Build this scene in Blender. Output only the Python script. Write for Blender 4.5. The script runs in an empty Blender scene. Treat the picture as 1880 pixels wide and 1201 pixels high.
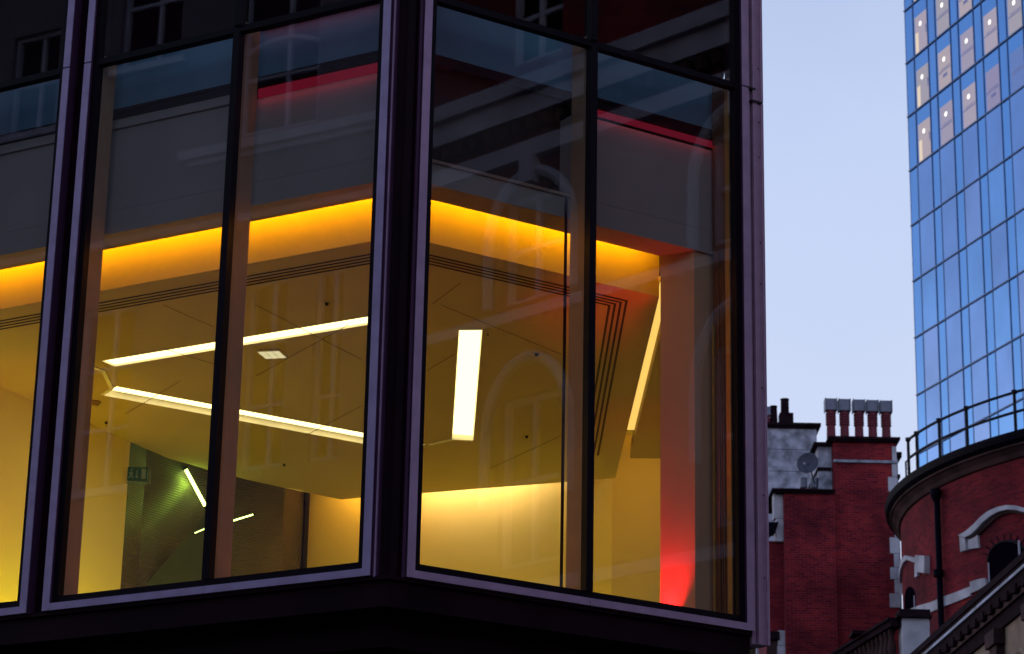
import bpy, bmesh, math, random
from mathutils import Vector, Matrix
from mathutils.geometry import delaunay_2d_cdt
random.seed(7)
R = math.radians
SC = bpy.context.scene
COL = SC.collection

# ------------------------------------------------------------------ camera
FPX = 4675.0; TH = R(18.3); RO = R(1.15); CAM = Vector((0, 0, 1.6))
F = Vector((0, math.cos(TH), math.sin(TH)))
U0 = Vector((0, -math.sin(TH), math.cos(TH))); R0 = Vector((1, 0, 0))
IR = math.cos(RO)*R0 + math.sin(RO)*U0
IU = -math.sin(RO)*R0 + math.cos(RO)*U0
cd = bpy.data.cameras.new('camera'); cam = bpy.data.objects.new('camera', cd); COL.objects.link(cam)
cam.matrix_world = Matrix(((IR.x, IU.x, -F.x, 0), (IR.y, IU.y, -F.y, 0), (IR.z, IU.z, -F.z, 1.6), (0, 0, 0, 1)))
cd.sensor_width = 36; cd.lens = FPX/1880*36; cd.clip_start = .1; cd.clip_end = 3000
cd.dof.use_dof = True; cd.dof.focus_distance = 22.5; cd.dof.aperture_fstop = 4.8
SC.camera = cam
SC.render.resolution_x = 1024; SC.render.resolution_y = 654

# ------------------------------------------------------------------ world: dusk sky under thin even cloud
SUN_EL, SUN_ROT = R(2.0), R(-50)
w = bpy.data.worlds.new("World"); SC.world = w; w.use_nodes = True
nt = w.node_tree; N = nt.nodes; Lk = nt.links; N.clear()
sky = N.new('ShaderNodeTexSky'); sky.sky_type = 'NISHITA'; sky.sun_disc = False
sky.sun_elevation = SUN_EL; sky.sun_rotation = SUN_ROT; sky.dust_density = 2.0
b1 = N.new('ShaderNodeBackground'); b1.inputs[1].default_value = .02
tc = N.new('ShaderNodeTexCoord'); sx = N.new('ShaderNodeSeparateXYZ'); rp = N.new('ShaderNodeValToRGB')
no = N.new('ShaderNodeTexNoise'); no.inputs['Scale'].default_value = 5; no.inputs['Detail'].default_value = 5
ma = N.new('ShaderNodeMath'); ma.operation = 'MULTIPLY_ADD'; ma.inputs[1].default_value = .24; 
rp.color_ramp.elements[0].position = 0.0; rp.color_ramp.elements[0].color = (.61, .665, .84, 1)
rp.color_ramp.elements[1].position = 1.0; rp.color_ramp.elements[1].color = (.16, .24, .50, 1)
e = rp.color_ramp.elements.new(.34); e.color = (.55, .62, .82, 1)
e = rp.color_ramp.elements.new(.52); e.color = (.48, .572, .80, 1)
b2 = N.new('ShaderNodeBackground'); b2.inputs[1].default_value = 1.12
# sunset glow low in the west
gd = N.new('ShaderNodeVectorMath'); gd.operation = 'DOT_PRODUCT'; gd.inputs[1].default_value = (math.sin(SUN_ROT)*math.cos(SUN_EL), math.cos(SUN_ROT)*math.cos(SUN_EL), math.sin(SUN_EL))
gm = N.new('ShaderNodeMath'); gm.operation = 'MAXIMUM'; gm.inputs[1].default_value = 0
gp = N.new('ShaderNodeMath'); gp.operation = 'POWER'; gp.inputs[1].default_value = 70
gs = N.new('ShaderNodeMath'); gs.operation = 'MULTIPLY'; gs.inputs[1].default_value = 7.5
b3 = N.new('ShaderNodeBackground'); b3.inputs[0].default_value = (.62, .55, .50, 1); ad2 = N.new('ShaderNodeAddShader')
Lk.new(tc.outputs['Generated'], gd.inputs[0]); Lk.new(gd.outputs['Value'], gm.inputs[0]); Lk.new(gm.outputs[0], gp.inputs[0]); Lk.new(gp.outputs[0], gs.inputs[0]); Lk.new(gs.outputs[0], b3.inputs[1])
ad = N.new('ShaderNodeAddShader'); out = N.new('ShaderNodeOutputWorld')
Lk.new(sky.outputs[0], b1.inputs[0]); Lk.new(tc.outputs['Generated'], sx.inputs[0]); Lk.new(tc.outputs['Generated'], no.inputs['Vector'])
Lk.new(no.outputs['Fac'], ma.inputs[0]); Lk.new(sx.outputs['Z'], ma.inputs[2]); Lk.new(ma.outputs[0], rp.inputs[0])
Lk.new(rp.outputs[0], b2.inputs[0]); Lk.new(b1.outputs[0], ad.inputs[0]); Lk.new(b2.outputs[0], ad.inputs[1]); Lk.new(ad.outputs[0], ad2.inputs[0]); Lk.new(b3.outputs[0], ad2.inputs[1]); Lk.new(ad2.outputs[0], out.inputs[0])

sl = bpy.data.lights.new('sun', 'SUN'); sl.energy = .03; sl.angle = R(12); sl.color = (1, .72, .62)
so = bpy.data.objects.new('sun', sl); COL.objects.link(so)
sd = Vector((math.sin(SUN_ROT)*math.cos(SUN_EL), math.cos(SUN_ROT)*math.cos(SUN_EL), math.sin(SUN_EL)))
so.rotation_euler = sd.to_track_quat('Z', 'Y').to_euler(); so.location = (0, 0, 60)

SC.view_settings.view_transform = 'Standard'; SC.view_settings.look = 'None'
SC.view_settings.exposure = 0; SC.view_settings.gamma = 1
SC.render.engine = 'CYCLES'
SC.cycles.use_denoising = True; SC.cycles.max_bounces = 10; SC.cycles.transparent_max_bounces = 16
SC.cycles.diffuse_bounces = 6; SC.cycles.glossy_bounces = 5; SC.cycles.sample_clamp_indirect = 6

# ------------------------------------------------------------------ helpers
def ray(x, y): return F*FPX + IR*(x-940) + IU*(600.5-y)
def onz(x, y, z):                      # where the line of sight meets height z
    d = ray(x, y); return CAM + d*((z-1.6)/d.z)
def ony(x, y, Y):                      # ... meets the vertical plane y = Y
    d = ray(x, y); return CAM + d*(Y/d.y)
def onplane(x, y, P0, t):              # ... meets a vertical plane through P0 along t
    n = Vector((t.y, -t.x, 0)); d = ray(x, y); return CAM + d*((P0-CAM).dot(n)/d.dot(n))

def area(name, loc, look, sx_, sy_, energy, col, alongdir=None):
    l = bpy.data.lights.new(name, 'AREA'); l.shape = 'RECTANGLE'; l.size = sx_; l.size_y = sy_; l.energy = energy; l.color = col
    o = bpy.data.objects.new(name, l); COL.objects.link(o); o.location = loc
    z = -(Vector(look)).normalized(); x = Vector(alongdir).normalized() if alongdir is not None else z.orthogonal().normalized()
    x = (x - z*x.dot(z)).normalized(); y = z.cross(x)
    o.rotation_euler = Matrix((x, y, z)).transposed().to_euler(); return o
class Frame:
    def __init__(s, o, az, left):
        s.o = Vector((o[0], o[1], 0)); s.t = Vector((math.sin(az), math.cos(az), 0))
        s.n = Vector((math.cos(az), -math.sin(az), 0))*(1 if left else -1)
    def __call__(s, a, d, z): return s.o + s.t*a + s.n*d + Vector((0, 0, z))
class WF:
    def __call__(s, a, d, z): return Vector((a, d, z))
W = WF()
K = (-0.966, 19.977)
FL = Frame(K, R(-60.194), True); FR = Frame(K, R(57.604), False)
def corner(dl, dr):                    # plan point at depth dl behind the left front and dr behind the right one
    a1, b1, a2, b2 = FL.n.x, FL.n.y, FR.n.x, FR.n.y
    c1 = dl + FL.n.x*K[0] + FL.n.y*K[1]; c2 = dr + FR.n.x*K[0] + FR.n.y*K[1]
    D = a1*b2 - a2*b1
    return Vector(((c1*b2 - c2*b1)/D, (a1*c2 - a2*c1)/D, 0))

class MB:
    def __init__(s): s.v = []; s.f = []; s.uv = {}
    def face(s, pts, uv=None):
        i = len(s.v); s.v += [Vector(p) for p in pts]; s.f.append(list(range(i, i+len(pts))))
        if uv: s.uv[len(s.f)-1] = uv
        return s
    def solid(s, bot, top):
        n = len(bot); i = len(s.v); s.v += [Vector(p) for p in bot] + [Vector(p) for p in top]
        s.f.append(list(range(i, i+n))[::-1]); s.f.append(list(range(i+n, i+2*n)))
        for k in range(n):
            j = (k+1) % n; s.f.append([i+k, i+j, i+n+j, i+n+k])
        return s
    def box(s, fr, a0, a1, d0, d1, z0, z1):
        q = [(a0, d0), (a1, d0), (a1, d1), (a0, d1)]
        return s.solid([fr(a, d, z0) for a, d in q], [fr(a, d, z1) for a, d in q])
    def prism(s, pts, z0, z1):
        return s.solid([Vector((p[0], p[1], z0)) for p in pts], [Vector((p[0], p[1], z1)) for p in pts])
    def slab(s, pts, off):             # polygon of 3-D points given thickness along a vector
        return s.solid(pts, [Vector(p)+Vector(off) for p in pts])
    def tube(s, pts, r, n=8, r1=None):
        pts = [Vector(p) for p in pts]; rings = []
        for k, p in enumerate(pts):
            d = (pts[min(k+1, len(pts)-1)] - pts[max(k-1, 0)]).normalized()
            a = d.cross(Vector((0, 0, 1)));
            if a.length < .05: a = d.cross(Vector((1, 0, 0)))
            a.normalize(); b = d.cross(a); rr = r if r1 is None else r + (r1-r)*k/(len(pts)-1)
            i = len(s.v); rings.append(i)
            s.v += [p + a*rr*math.cos(2*math.pi*q/n) + b*rr*math.sin(2*math.pi*q/n) for q in range(n)]
        for k in range(len(rings)-1):
            for q in range(n):
                j = (q+1) % n; s.f.append([rings[k]+q, rings[k]+j, rings[k+1]+j, rings[k+1]+q])
        s.f.append([rings[0]+q for q in range(n)][::-1]); s.f.append([rings[-1]+q for q in range(n)])
        return s
    def lathe(s, c, prof, a0=0, a1=360, n=24):
        full = abs(a1-a0) >= 360; m = n if full else n+1
        base = len(s.v)
        for r, z in prof:
            for k in range(m):
                a = R(a0 + (a1-a0)*k/n); s.v.append(Vector((c[0]+r*math.sin(a), c[1]+r*math.cos(a), z)))
        for q in range(len(prof)-1):
            for k in range(n):
                j = (k+1) % m if full else k+1
                s.f.append([base+q*m+k, base+q*m+j, base+(q+1)*m+j, base+(q+1)*m+k])
                aa = R(a0+(a1-a0)*k/n); ab = R(a0+(a1-a0)*(k+1)/n); r = max(prof[q][0], .01)
                s.uv[len(s.f)-1] = [(aa*r, prof[q][1]), (ab*r, prof[q][1]), (ab*r, prof[q+1][1]), (aa*r, prof[q+1][1])]
        return s
    def strip(s, A, B):                # ribbon between two polylines
        for k in range(len(A)-1): s.face([A[k], A[k+1], B[k+1], B[k]])
        return s
    def build(s, name, mt, parent=None, smooth=False, bevel=0, recalc=True):
        me = bpy.data.meshes.new(name); me.from_pydata([tuple(p) for p in s.v], [], s.f)
        ul = me.uv_layers.new(name='UVMap')
        for pi, p in enumerate(me.polygons):
            n = p.normal
            for k, li in enumerate(p.loop_indices):
                if pi in s.uv: ul.data[li].uv = s.uv[pi][k]; continue
                co = me.vertices[me.loops[li].vertex_index].co
                if abs(n.z) > .7: ul.data[li].uv = (co.x, co.y)
                else:
                    l = math.hypot(n.x, n.y) or 1; ul.data[li].uv = ((-n.y*co.x + n.x*co.y)/l, co.z)
        if recalc:
            bm = bmesh.new(); bm.from_mesh(me); bmesh.ops.recalc_face_normals(bm, faces=bm.faces); bm.to_mesh(me); bm.free()
        if smooth:
            for p in me.polygons: p.use_smooth = True
        me.materials.append(mt)
        o = bpy.data.objects.new(name, me); COL.objects.link(o)
        if parent: o.parent = parent; o.matrix_parent_inverse = parent.matrix_world.inverted()
        if bevel:
            md = o.modifiers.new('bevel', 'BEVEL'); md.width = bevel; md.segments = 2; md.limit_method = 'ANGLE'
        return o

def tag(o, label=None, cat=None, group=None, kind=None):
    if label: o['label'] = label
    if cat: o['category'] = cat
    if group: o['group'] = group
    if kind: o['kind'] = kind
    return o
def thing(name, label, cat, loc, group=None):
    o = bpy.data.objects.new(name, None); COL.objects.link(o); o.location = loc; o.empty_display_size = .2
    o.matrix_world = Matrix.Translation(Vector(loc))
    return tag(o, label, cat, group)

def mat(name, col, rough=.6, metal=0.0, var=.12, scale=3.0, bump=0.0, bscale=60, spec=.4, emit=None, es=0, coat=0):
    m = bpy.data.materials.new(name); m.use_nodes = True; t = m.node_tree; b = t.nodes['Principled BSDF']
    b.inputs['Roughness'].default_value = rough; b.inputs['Metallic'].default_value = metal
    b.inputs['Specular IOR Level'].default_value = spec
    if coat: b.inputs['Coat Weight'].default_value = coat
    tc = t.nodes.new('ShaderNodeTexCoord')
    n = t.nodes.new('ShaderNodeTexNoise'); n.inputs['Scale'].default_value = scale; n.inputs['Detail'].default_value = 6
    t.links.new(tc.outputs['Object'], n.inputs['Vector'])
    r = t.nodes.new('ShaderNodeValToRGB')
    r.color_ramp.elements[0].position = .3; r.color_ramp.elements[1].position = .7
    r.color_ramp.elements[0].color = tuple(c*(1-var) for c in col)+(1,); r.color_ramp.elements[1].color = tuple(min(1, c*(1+var)) for c in col)+(1,)
    t.links.new(n.outputs['Fac'], r.inputs[0]); t.links.new(r.outputs[0], b.inputs['Base Color'])
    if bump:
        n2 = t.nodes.new('ShaderNodeTexNoise'); n2.inputs['Scale'].default_value = bscale; n2.inputs['Detail'].default_value = 4
        t.links.new(tc.outputs['Object'], n2.inputs['Vector'])
        bp = t.nodes.new('ShaderNodeBump'); bp.inputs['Strength'].default_value = bump; bp.inputs['Distance'].default_value = .02
        t.links.new(n2.outputs['Fac'], bp.inputs['Height']); t.links.new(bp.outputs[0], b.inputs['Normal'])
    if emit:
        b.inputs['Emission Color'].default_value = tuple(emit)+(1,); b.inputs['Emission Strength'].default_value = es
    return m
def brickmat(name, c1, c2, mortar, stain=.45):
    m = bpy.data.materials.new(name); m.use_nodes = True; t = m.node_tree; b = t.nodes['Principled BSDF']
    b.inputs['Roughness'].default_value = .9; b.inputs['Specular IOR Level'].default_value = .15
    uv = t.nodes.new('ShaderNodeUVMap'); uv.uv_map = 'UVMap'
    br = t.nodes.new('ShaderNodeTexBrick'); t.links.new(uv.outputs[0], br.inputs['Vector'])
    br.inputs['Scale'].default_value = 1; br.inputs['Brick Width'].default_value = .235; br.inputs['Row Height'].default_value = .075
    br.inputs['Mortar Size'].default_value = .011; br.inputs['Mortar Smooth'].default_value = .3; br.inputs['Bias'].default_value = -.1
    br.inputs['Color1'].default_value = c1+(1,); br.inputs['Color2'].default_value = c2+(1,); br.inputs['Mortar'].default_value = mortar+(1,)
    n = t.nodes.new('ShaderNodeTexNoise'); n.inputs['Scale'].default_value = .55; n.inputs['Detail'].default_value = 7; n.inputs['Roughness'].default_value = .62
    t.links.new(uv.outputs[0], n.inputs['Vector'])
    r = t.nodes.new('ShaderNodeValToRGB'); r.color_ramp.elements[0].position = .36; r.color_ramp.elements[1].position = .66
    r.color_ramp.elements[0].color = (1-stain, 1-stain, 1-stain*.8, 1); r.color_ramp.elements[1].color = (1.15, 1.1, 1.05, 1)
    mx = t.nodes.new('ShaderNodeMix'); mx.data_type = 'RGBA'; mx.blend_type = 'MULTIPLY'; mx.inputs['Factor'].default_value = 1
    t.links.new(n.outputs['Fac'], r.inputs[0]); t.links.new(br.outputs['Color'], mx.inputs['A']); t.links.new(r.outputs[0], mx.inputs['B'])
    t.links.new(mx.outputs['Result'], b.inputs['Base Color'])
    bp = t.nodes.new('ShaderNodeBump'); bp.inputs['Strength'].default_value = .5; bp.inputs['Distance'].default_value = .01; bp.invert = True
    t.links.new(br.outputs['Fac'], bp.inputs['Height']); t.links.new(bp.outputs[0], b.inputs['Normal'])
    return m
def glassmat(name, tint, ior, gcol=(1, 1, 1), rough=0.0):
    m = bpy.data.materials.new(name); m.use_nodes = True; t = m.node_tree; t.nodes.clear()
    o = t.nodes.new('ShaderNodeOutputMaterial'); mx = t.nodes.new('ShaderNodeMixShader')
    tr = t.nodes.new('ShaderNodeBsdfTransparent'); gl = t.nodes.new('ShaderNodeBsdfGlossy'); lw_ = t.nodes.new('ShaderNodeLayerWeight'); lw_.inputs['Blend'].default_value = .5
    pw = t.nodes.new('ShaderNodeMath'); pw.operation = 'POWER'; pw.inputs[1].default_value = 5
    fr = t.nodes.new('ShaderNodeMath'); fr.operation = 'MULTIPLY_ADD'; fr.inputs[1].default_value = 1-ior; fr.inputs[2].default_value = ior
    t.links.new(lw_.outputs['Facing'], pw.inputs[0]); t.links.new(pw.outputs[0], fr.inputs[0])
    tr.inputs[0].default_value = tint+(1,); gl.inputs['Color'].default_value = gcol+(1,); gl.inputs['Roughness'].default_value = rough
    tc = t.nodes.new('ShaderNodeTexCoord'); n = t.nodes.new('ShaderNodeTexNoise'); n.inputs['Scale'].default_value = .9; n.inputs['Detail'].default_value = 1
    bp = t.nodes.new('ShaderNodeBump'); bp.inputs['Strength'].default_value = .12; bp.inputs['Distance'].default_value = .003
    t.links.new(tc.outputs['Object'], n.inputs['Vector']); t.links.new(n.outputs['Fac'], bp.inputs['Height']); t.links.new(bp.outputs[0], gl.inputs['Normal'])
    t.links.new(fr.outputs[0], mx.inputs[0]); t.links.new(tr.outputs[0], mx.inputs[1]); t.links.new(gl.outputs[0], mx.inputs[2]); t.links.new(mx.outputs[0], o.inputs[0])
    return m
def lampmat(name, col, s):
    m = bpy.data.materials.new(name); m.use_nodes = True; t = m.node_tree; t.nodes.clear()
    o = t.nodes.new('ShaderNodeOutputMaterial'); e = t.nodes.new('ShaderNodeEmission'); e.inputs[0].default_value = tuple(col)+(1,); e.inputs[1].default_value = s
    t.links.new(e.outputs[0], o.inputs[0]); return m
def ribmat(name, col, rough, metal, pitch):
    m = mat(name, col, rough, metal, .15, 2); t = m.node_tree; b = t.nodes['Principled BSDF']
    tc = t.nodes.new('ShaderNodeTexCoord'); wv = t.nodes.new('ShaderNodeTexWave'); wv.wave_type = 'BANDS'; wv.bands_direction = 'Z'
    wv.inputs['Scale'].default_value = 2*math.pi/pitch/20
    t.links.new(tc.outputs['Object'], wv.inputs['Vector'])
    bp = t.nodes.new('ShaderNodeBump'); bp.inputs['Strength'].default_value = 1; bp.inputs['Distance'].default_value = .006
    t.links.new(wv.outputs['Fac'], bp.inputs['Height']); t.links.new(bp.outputs[0], b.inputs['Normal'])
    return m

M = dict(
    alu=mat('anodised_frame', (.46, .35, .53), .45, .3, .12, 6, .08, 130),
    alur=mat('anodised_frame_warmlit', (.50, .32, .45), .45, .3, .12, 6, .08, 130),  # same frame metal, warm brick bounce tinted into its colour
    plum=mat('plum_return', (.085, .03, .075), .45, .2, .1, 6),
    alu2=mat('anodised_cover_warmlit', (.47, .29, .39), .42, .3, .10, 9, .06, 150),  # pinker base colour carries the warm light on the end cover
    dark=mat('dark_frame', (.006, .002, .006), .5, 0, .2, 4, spec=.12),
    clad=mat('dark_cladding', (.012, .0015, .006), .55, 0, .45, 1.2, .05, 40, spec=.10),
    glass=glassmat('window_glass', (.93, .95, .93), .10, rough=.015),
    plaster=mat('cream_plaster', (.80, .66, .31), .85, 0, .03, 1.2, .04, 90),
    ceil=mat('ceiling_board', (.50, .395, .19), .85, 0, .05, .8, .05, 120),
    bulk=mat('grey_bulkhead', (.225, .205, .195), .8, 0, .12, .8, .04, 90),
    floor=mat('grey_carpet', (.42, .40, .36), .9),
    slot=mat('air_slot_black', (.02, .012, .01), .7),
    fin=mat('mullion_lining', (.30, .20, .125), .5, 0, .08, 5, spec=.2),
    fin2=mat('bronze_lining', (.35, .28, .22), .28, .6, .08, 5),
    ribd=mat('dull_bronze', (.12, .07, .04), .45, .2, .08, 5),
    jamby=mat('jamb_ochre_glint', (.34, .22, .06), .7),
    pier=mat('dim_cream_pier', (.42, .26, .15), .8, 0, .06, 1, .04, 80),  # cream wall, its dimness put into a browner colour
    trough=mat('light_trough', (.85, .82, .72), .6),
    redlamp=lampmat('red_led', (.26, .012, .035), .42),
    tube=lampmat('green_white_tube', (.75, 1, .25), 5),
    diffuser=lampmat('linear_diffuser', (1, .80, .33), 3.4),
    slotlamp=lampmat('slot_diffuser', (1, .60, .13), 1.25),
    green=ribmat('ribbed_dark_metal', (.13, .105, .085), .42, .4, .03),
    steel=ribmat('ribbed_steel', (.16, .14, .09), .28, .9, .03),
    frost=mat('frosted_glass_panel', (.075, .095, .055), .5),
    asphalt=mat('asphalt', (.05, .05, .052), .9, 0, .2, .8, .2, 50),
    brick=brickmat('red_brick', (.34, .020, .022), (.15, .006, .015), (.22, .055, .07), .62),
    brick2=brickmat('dark_red_brick', (.28, .014, .018), (.14, .005, .013), (.15, .036, .05), .55),
    stone=mat('portland_stone', (.46, .44, .48), .9, 0, .3, 1.6, .25, 20),
    stoneb=mat('weathered_stone', (.32, .32, .38), .9, 0, .6, 3.2, .3, 14),
    stonew=mat('soot_brown_stone', (.060, .030, .030), .9, 0, .45, 1.4, .3, 18, spec=.12),
    tan=mat('tan_stone', (.24, .17, .12), .9, 0, .3, 1.5, .25, 20),
    soot=mat('sooty_stone', (.018, .008, .012), .9, 0, .4, 2, .2, 20, spec=.03),
    pot=mat('terracotta_pot', (.15, .022, .035), .8, 0, .2, 5),
    cowl=mat('zinc_cowl', (.15, .155, .20), .5, .6, .15, 6),
    gutter=mat('black_gutter_iron', (.003, .002, .007), .6, 0, .2, 4, .03, 40, .03),
    rail=mat('black_painted_steel', (.004, .004, .010), .6, spec=.15),
    dish=mat('grey_dish', (.055, .055, .085), .6, 0, .1, 8),
    void=mat('window_void', (.004, .002, .006), .5, 0, .1, 3, spec=0),
    render=mat('pale_render', (.13, .105, .13), .9, 0, .12, .6, .1, 20),
    trim=mat('painted_trim', (.42, .39, .48), .8, 0, .25, 1.5),
)

# ------------------------------------------------------------------ ground
tag(MB().face([(-900, -900, 0), (900, -900, 0), (900, 1500, 0), (-900, 1500, 0)]).build('road', M['asphalt'], recalc=False), kind='structure')
tag(MB().prism([(-40, 19), (-1, 16.2), (6, 20), (3.2, 40), (-40, 60)], -.3, .13).build('pavement', M['stonew']), kind='structure')

# ------------------------------------------------------------------ the glazed corner building
B = thing('office_building', 'dark framed glass corner bay glowing amber inside, filling the left of the view', 'building', (-1, 22, 0))
ZB, ZT = 6.105, 11.275; ZTOP = 15.2
def window(fr, s0, s1, m, left, jamb_far, jamb_near, sideR):
    """one bay: lavender outer frame, black inner frame, mullion, panes, inner fins"""
    wn = MB()
    lw, bw = .075, .062
    fd = -.015
    outer = MB()
    ret = []
    for z0, z1 in ((ZB, ZT-.006), (ZT+.006, ZTOP)):
        outer.box(fr, s0, s0+lw, fd, fd+.012, z0, z1); outer.box(fr, s1-lw, s1, fd, fd+.012, z0, z1)
    outer.box(fr, s0+lw, m-.002, fd+.002, .10, ZB, ZB+.064); outer.box(fr, m+.002, s1-lw, fd+.002, .10, ZB, ZB+.064)
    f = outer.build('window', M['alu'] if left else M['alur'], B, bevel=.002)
    for a_, b_ in ((s0+.002, s0+lw-.001), (s1-lw+.001, s1-.002)): MB().box(fr, a_, b_, fd+.0125, .10, ZB+.001, ZTOP-.001).build('frame_return', M['plum'], f)
    inner = MB()
    inner.box(fr, s0+lw, s0+lw+bw, .022, .10, ZB+.064, ZTOP); inner.box(fr, s1-lw-bw, s1-lw, .022, .10, ZB+.064, ZTOP)
    inner.box(fr, s0+lw+bw, s1-lw-bw, .022, .10, ZB+.064, ZB+.128)
    inner.box(fr, s0+lw+bw, s1-lw-bw, .020, .10, ZT-.03, ZT+.03)
    inner.build('inner_frame', M['dark'], f)
    mu = MB().box(fr, m-.035, m+.035, 0, .085, ZB+.128, ZT-.03); mu.box(fr, m-.035, m+.035, 0, .085, ZT+.03, ZTOP)
    mu.build('mullion', M['dark'], f)
    for a0, a1 in ((s0+lw+bw, m-.035), (m+.035, s1-lw-bw)):
        for z0, z1 in ((ZB+.128, ZT-.03), (ZT+.03, ZTOP)):
            MB().face([fr(a0, .06, z0), fr(a1, .06, z0), fr(a1, .06, z1), fr(a0, .06, z1)]).build('glass_pane', M['glass'], f, recalc=False)
    MB().box(fr, m-.033, m+.033, .087, .315, ZB+.03, 11.37).build('mullion_fin', M['fin'], f)
    if jamb_far: MB().box(fr, s1-lw-bw+.002, s1+.05, .102, .29, ZB+.03, 11.37).build('jamb_fin', M['fin'], f)
    return f
w1 = window(FL, .150, 3.512, 1.795, True, True, False, False)
w2 = window(FR, .183, 3.710, 1.970, False, False, False, True)
w3 = window(FL, 3.688, 7.05, 5.35, True, True, False, False)
# side covers beside the frames, with fine grooves
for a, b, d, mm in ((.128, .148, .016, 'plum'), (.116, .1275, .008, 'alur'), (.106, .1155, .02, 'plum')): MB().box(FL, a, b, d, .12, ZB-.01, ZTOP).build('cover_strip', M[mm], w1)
for a, b, d, mm in ((.161, .181, .016, 'plum'), (.149, .1605, .008, 'plum'), (.140, .1485, .02, 'clad')): MB().box(FR, a, b, d, .12, ZB-.01, ZTOP).build('cover_strip', M[mm], w2)
# far end of the right bay: a fluted cover with screw heads
cv = MB()
for z0, z1 in ((ZB-.11, ZT-.13), (ZT-.12, ZTOP)):
    cv.box(FR, 3.712, 3.752, .02, .14, z0, z1); cv.box(FR, 3.764, 3.812, -.012, .14, z0, z1); cv.box(FR, 3.812, 3.852, -.004, .14, z0, z1); cv.box(FR, 3.852, 3.878, -.02, .14, z0, z1)
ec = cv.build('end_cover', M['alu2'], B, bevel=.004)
for z in (6.6, 7.35, 8.35, 9.35, 9.75, 10.6, 10.95, 11.5):
    c = FR(3.832, -.004, z); MB().tube([c, c - FR.n*.006], .007, 8).build('screw_head', M['slot'], ec)
MB().box(FR, 3.70, 3.79, -.018, .02, ZT-.009, ZT+.009).build('joint_bracket', M['slot'], ec)
MB().box(FR, 3.74, 3.868, -.022, .02, ZT-.137, ZT-.115).build('joint_bracket', M['slot'], ec)
# ribbed inner jamb at the right end
MB().box(FR, 3.562, 3.62, .103, .36, ZB+.03, 11.37).build('jamb_lining', M['ribd'], w2)
MB().box(FR, 3.556, 3.5615, .103, .165, ZB+.03, 11.37).build('jamb_reveal', M['jamby'], w2)
for d, ww in ((.195, .014), (.225, .010), (.262, .016)):
    MB().box(FR, 3.549, 3.5615, d, d+ww, ZB+.03, 9.7).build('jamb_rib', M['ribd'], w2)
MB().box(FR, 3.545, 3.5615, .345, .362, ZB+.03, 9.0).build('jamb_rib', M['jamby'], w2)  # yellow rib paints in the light glancing off the jamb edge
MB().box(FR, 1.925, 1.945, .37, .39, ZB+.03, 9.9).build('blind_guide', M['dark'], w2)
# recessed dark corner post, gap between bays, fascia, soffit, wall below
cp = [FL(.106, .06, 0), FL(.02, .075, 0), corner(.05, .05), FR(.05, .075, 0), FR(.138, .06, 0), FR(.16, .30, 0), corner(.42, .42), FL(.13, .30, 0)]
MB().prism(cp, ZB-.01, ZTOP).build('corner_post', M['clad'], B)
MB().box(FL, 3.514, 3.686, .095, .32, ZB, ZTOP).build('bay_post', M['clad'], B)
MB().box(FR, 3.714, 3.87, .142, .36, ZB-.1, ZTOP).build('end_post', M['clad'], B)
def ring(mb, dl0, dl1, z0, z1, sL=9.0, sR=3.87):   # band following both fronts
    pts = [FL(sL, dl0, 0), corner(dl0, dl0), FR(sR, dl0, 0), FR(sR, dl1, 0), corner(dl1, dl1), FL(sL, dl1, 0)]
    return mb.prism(pts, z0, z1)
ring(MB(), .012, .34, ZB-.034, ZB-.003, sR=3.70).build('sill_plate', M['clad'], B)
ring(MB(), .045, .34, ZB-.25, ZB-.036, sR=3.70).build('fascia', M['clad'], B)
ring(MB(), .30, .6, ZB-.52, ZB-.252, sR=3.6).build('lower_fascia', M['clad'], B)
ring(MB(), .9, 1.2, 0, ZB-.52, sR=3.3).build('lower_wall', M['clad'], B)
sof = [FL(9, .35, 0), corner(.35, .35), FR(3.86, .35, 0), (2.7, 28.9, 0), (2.7, 36, 0), (-12, 36, 0)]
MB().prism(sof, ZB-.10, ZB-.03).build('floor_slab', M['floor'], B)
MB().prism([FL(9, .8, 0), corner(.8, .8), FR(3.5, .8, 0), (2.7, 28.9, 0), (2.7, 36, 0), (-12, 36, 0)], ZTOP, ZTOP+.3).build('roof_slab', M['dark'], B)
# fascia over the top of the glazing (above the view) and upper floor
ring(MB(), .0, .5, ZTOP, ZTOP+1.2).build('parapet', M['clad'], B)
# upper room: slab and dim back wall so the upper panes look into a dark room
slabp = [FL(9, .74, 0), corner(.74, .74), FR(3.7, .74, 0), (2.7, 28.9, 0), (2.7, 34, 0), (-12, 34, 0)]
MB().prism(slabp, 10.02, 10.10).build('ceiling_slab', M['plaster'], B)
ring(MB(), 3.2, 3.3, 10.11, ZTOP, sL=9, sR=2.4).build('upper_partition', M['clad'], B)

# bulkhead behind the glass
lb = MB(); ring(lb, .39, .71, 9.70, 9.925, sR=3.84); lb.build('bulkhead', M['bulk'], B)
ub = MB()
ub.prism([FL(9, .39, 0), corner(.39, .39), FR(.30, .39, 0), FR(.30, .71, 0), corner(.71, .71), FL(9, .71, 0)], 9.927, 10.735)
ub.box(FR, 2.02, 3.84, .39, .71, 9.927, 10.735)
ub.build('bulkhead', M['bulk'], B)
MB().box(FR, .302, 2.018, .62, .70, 9.927, 10.93).build('recess_dark', M['slot'], B)  # dark panel gives an open recess its shade by colour
MB().box(FR, .302, 2.018, .375, .389, 9.90, 9.93).build('bronze_trim', M['fin2'], B)
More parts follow.
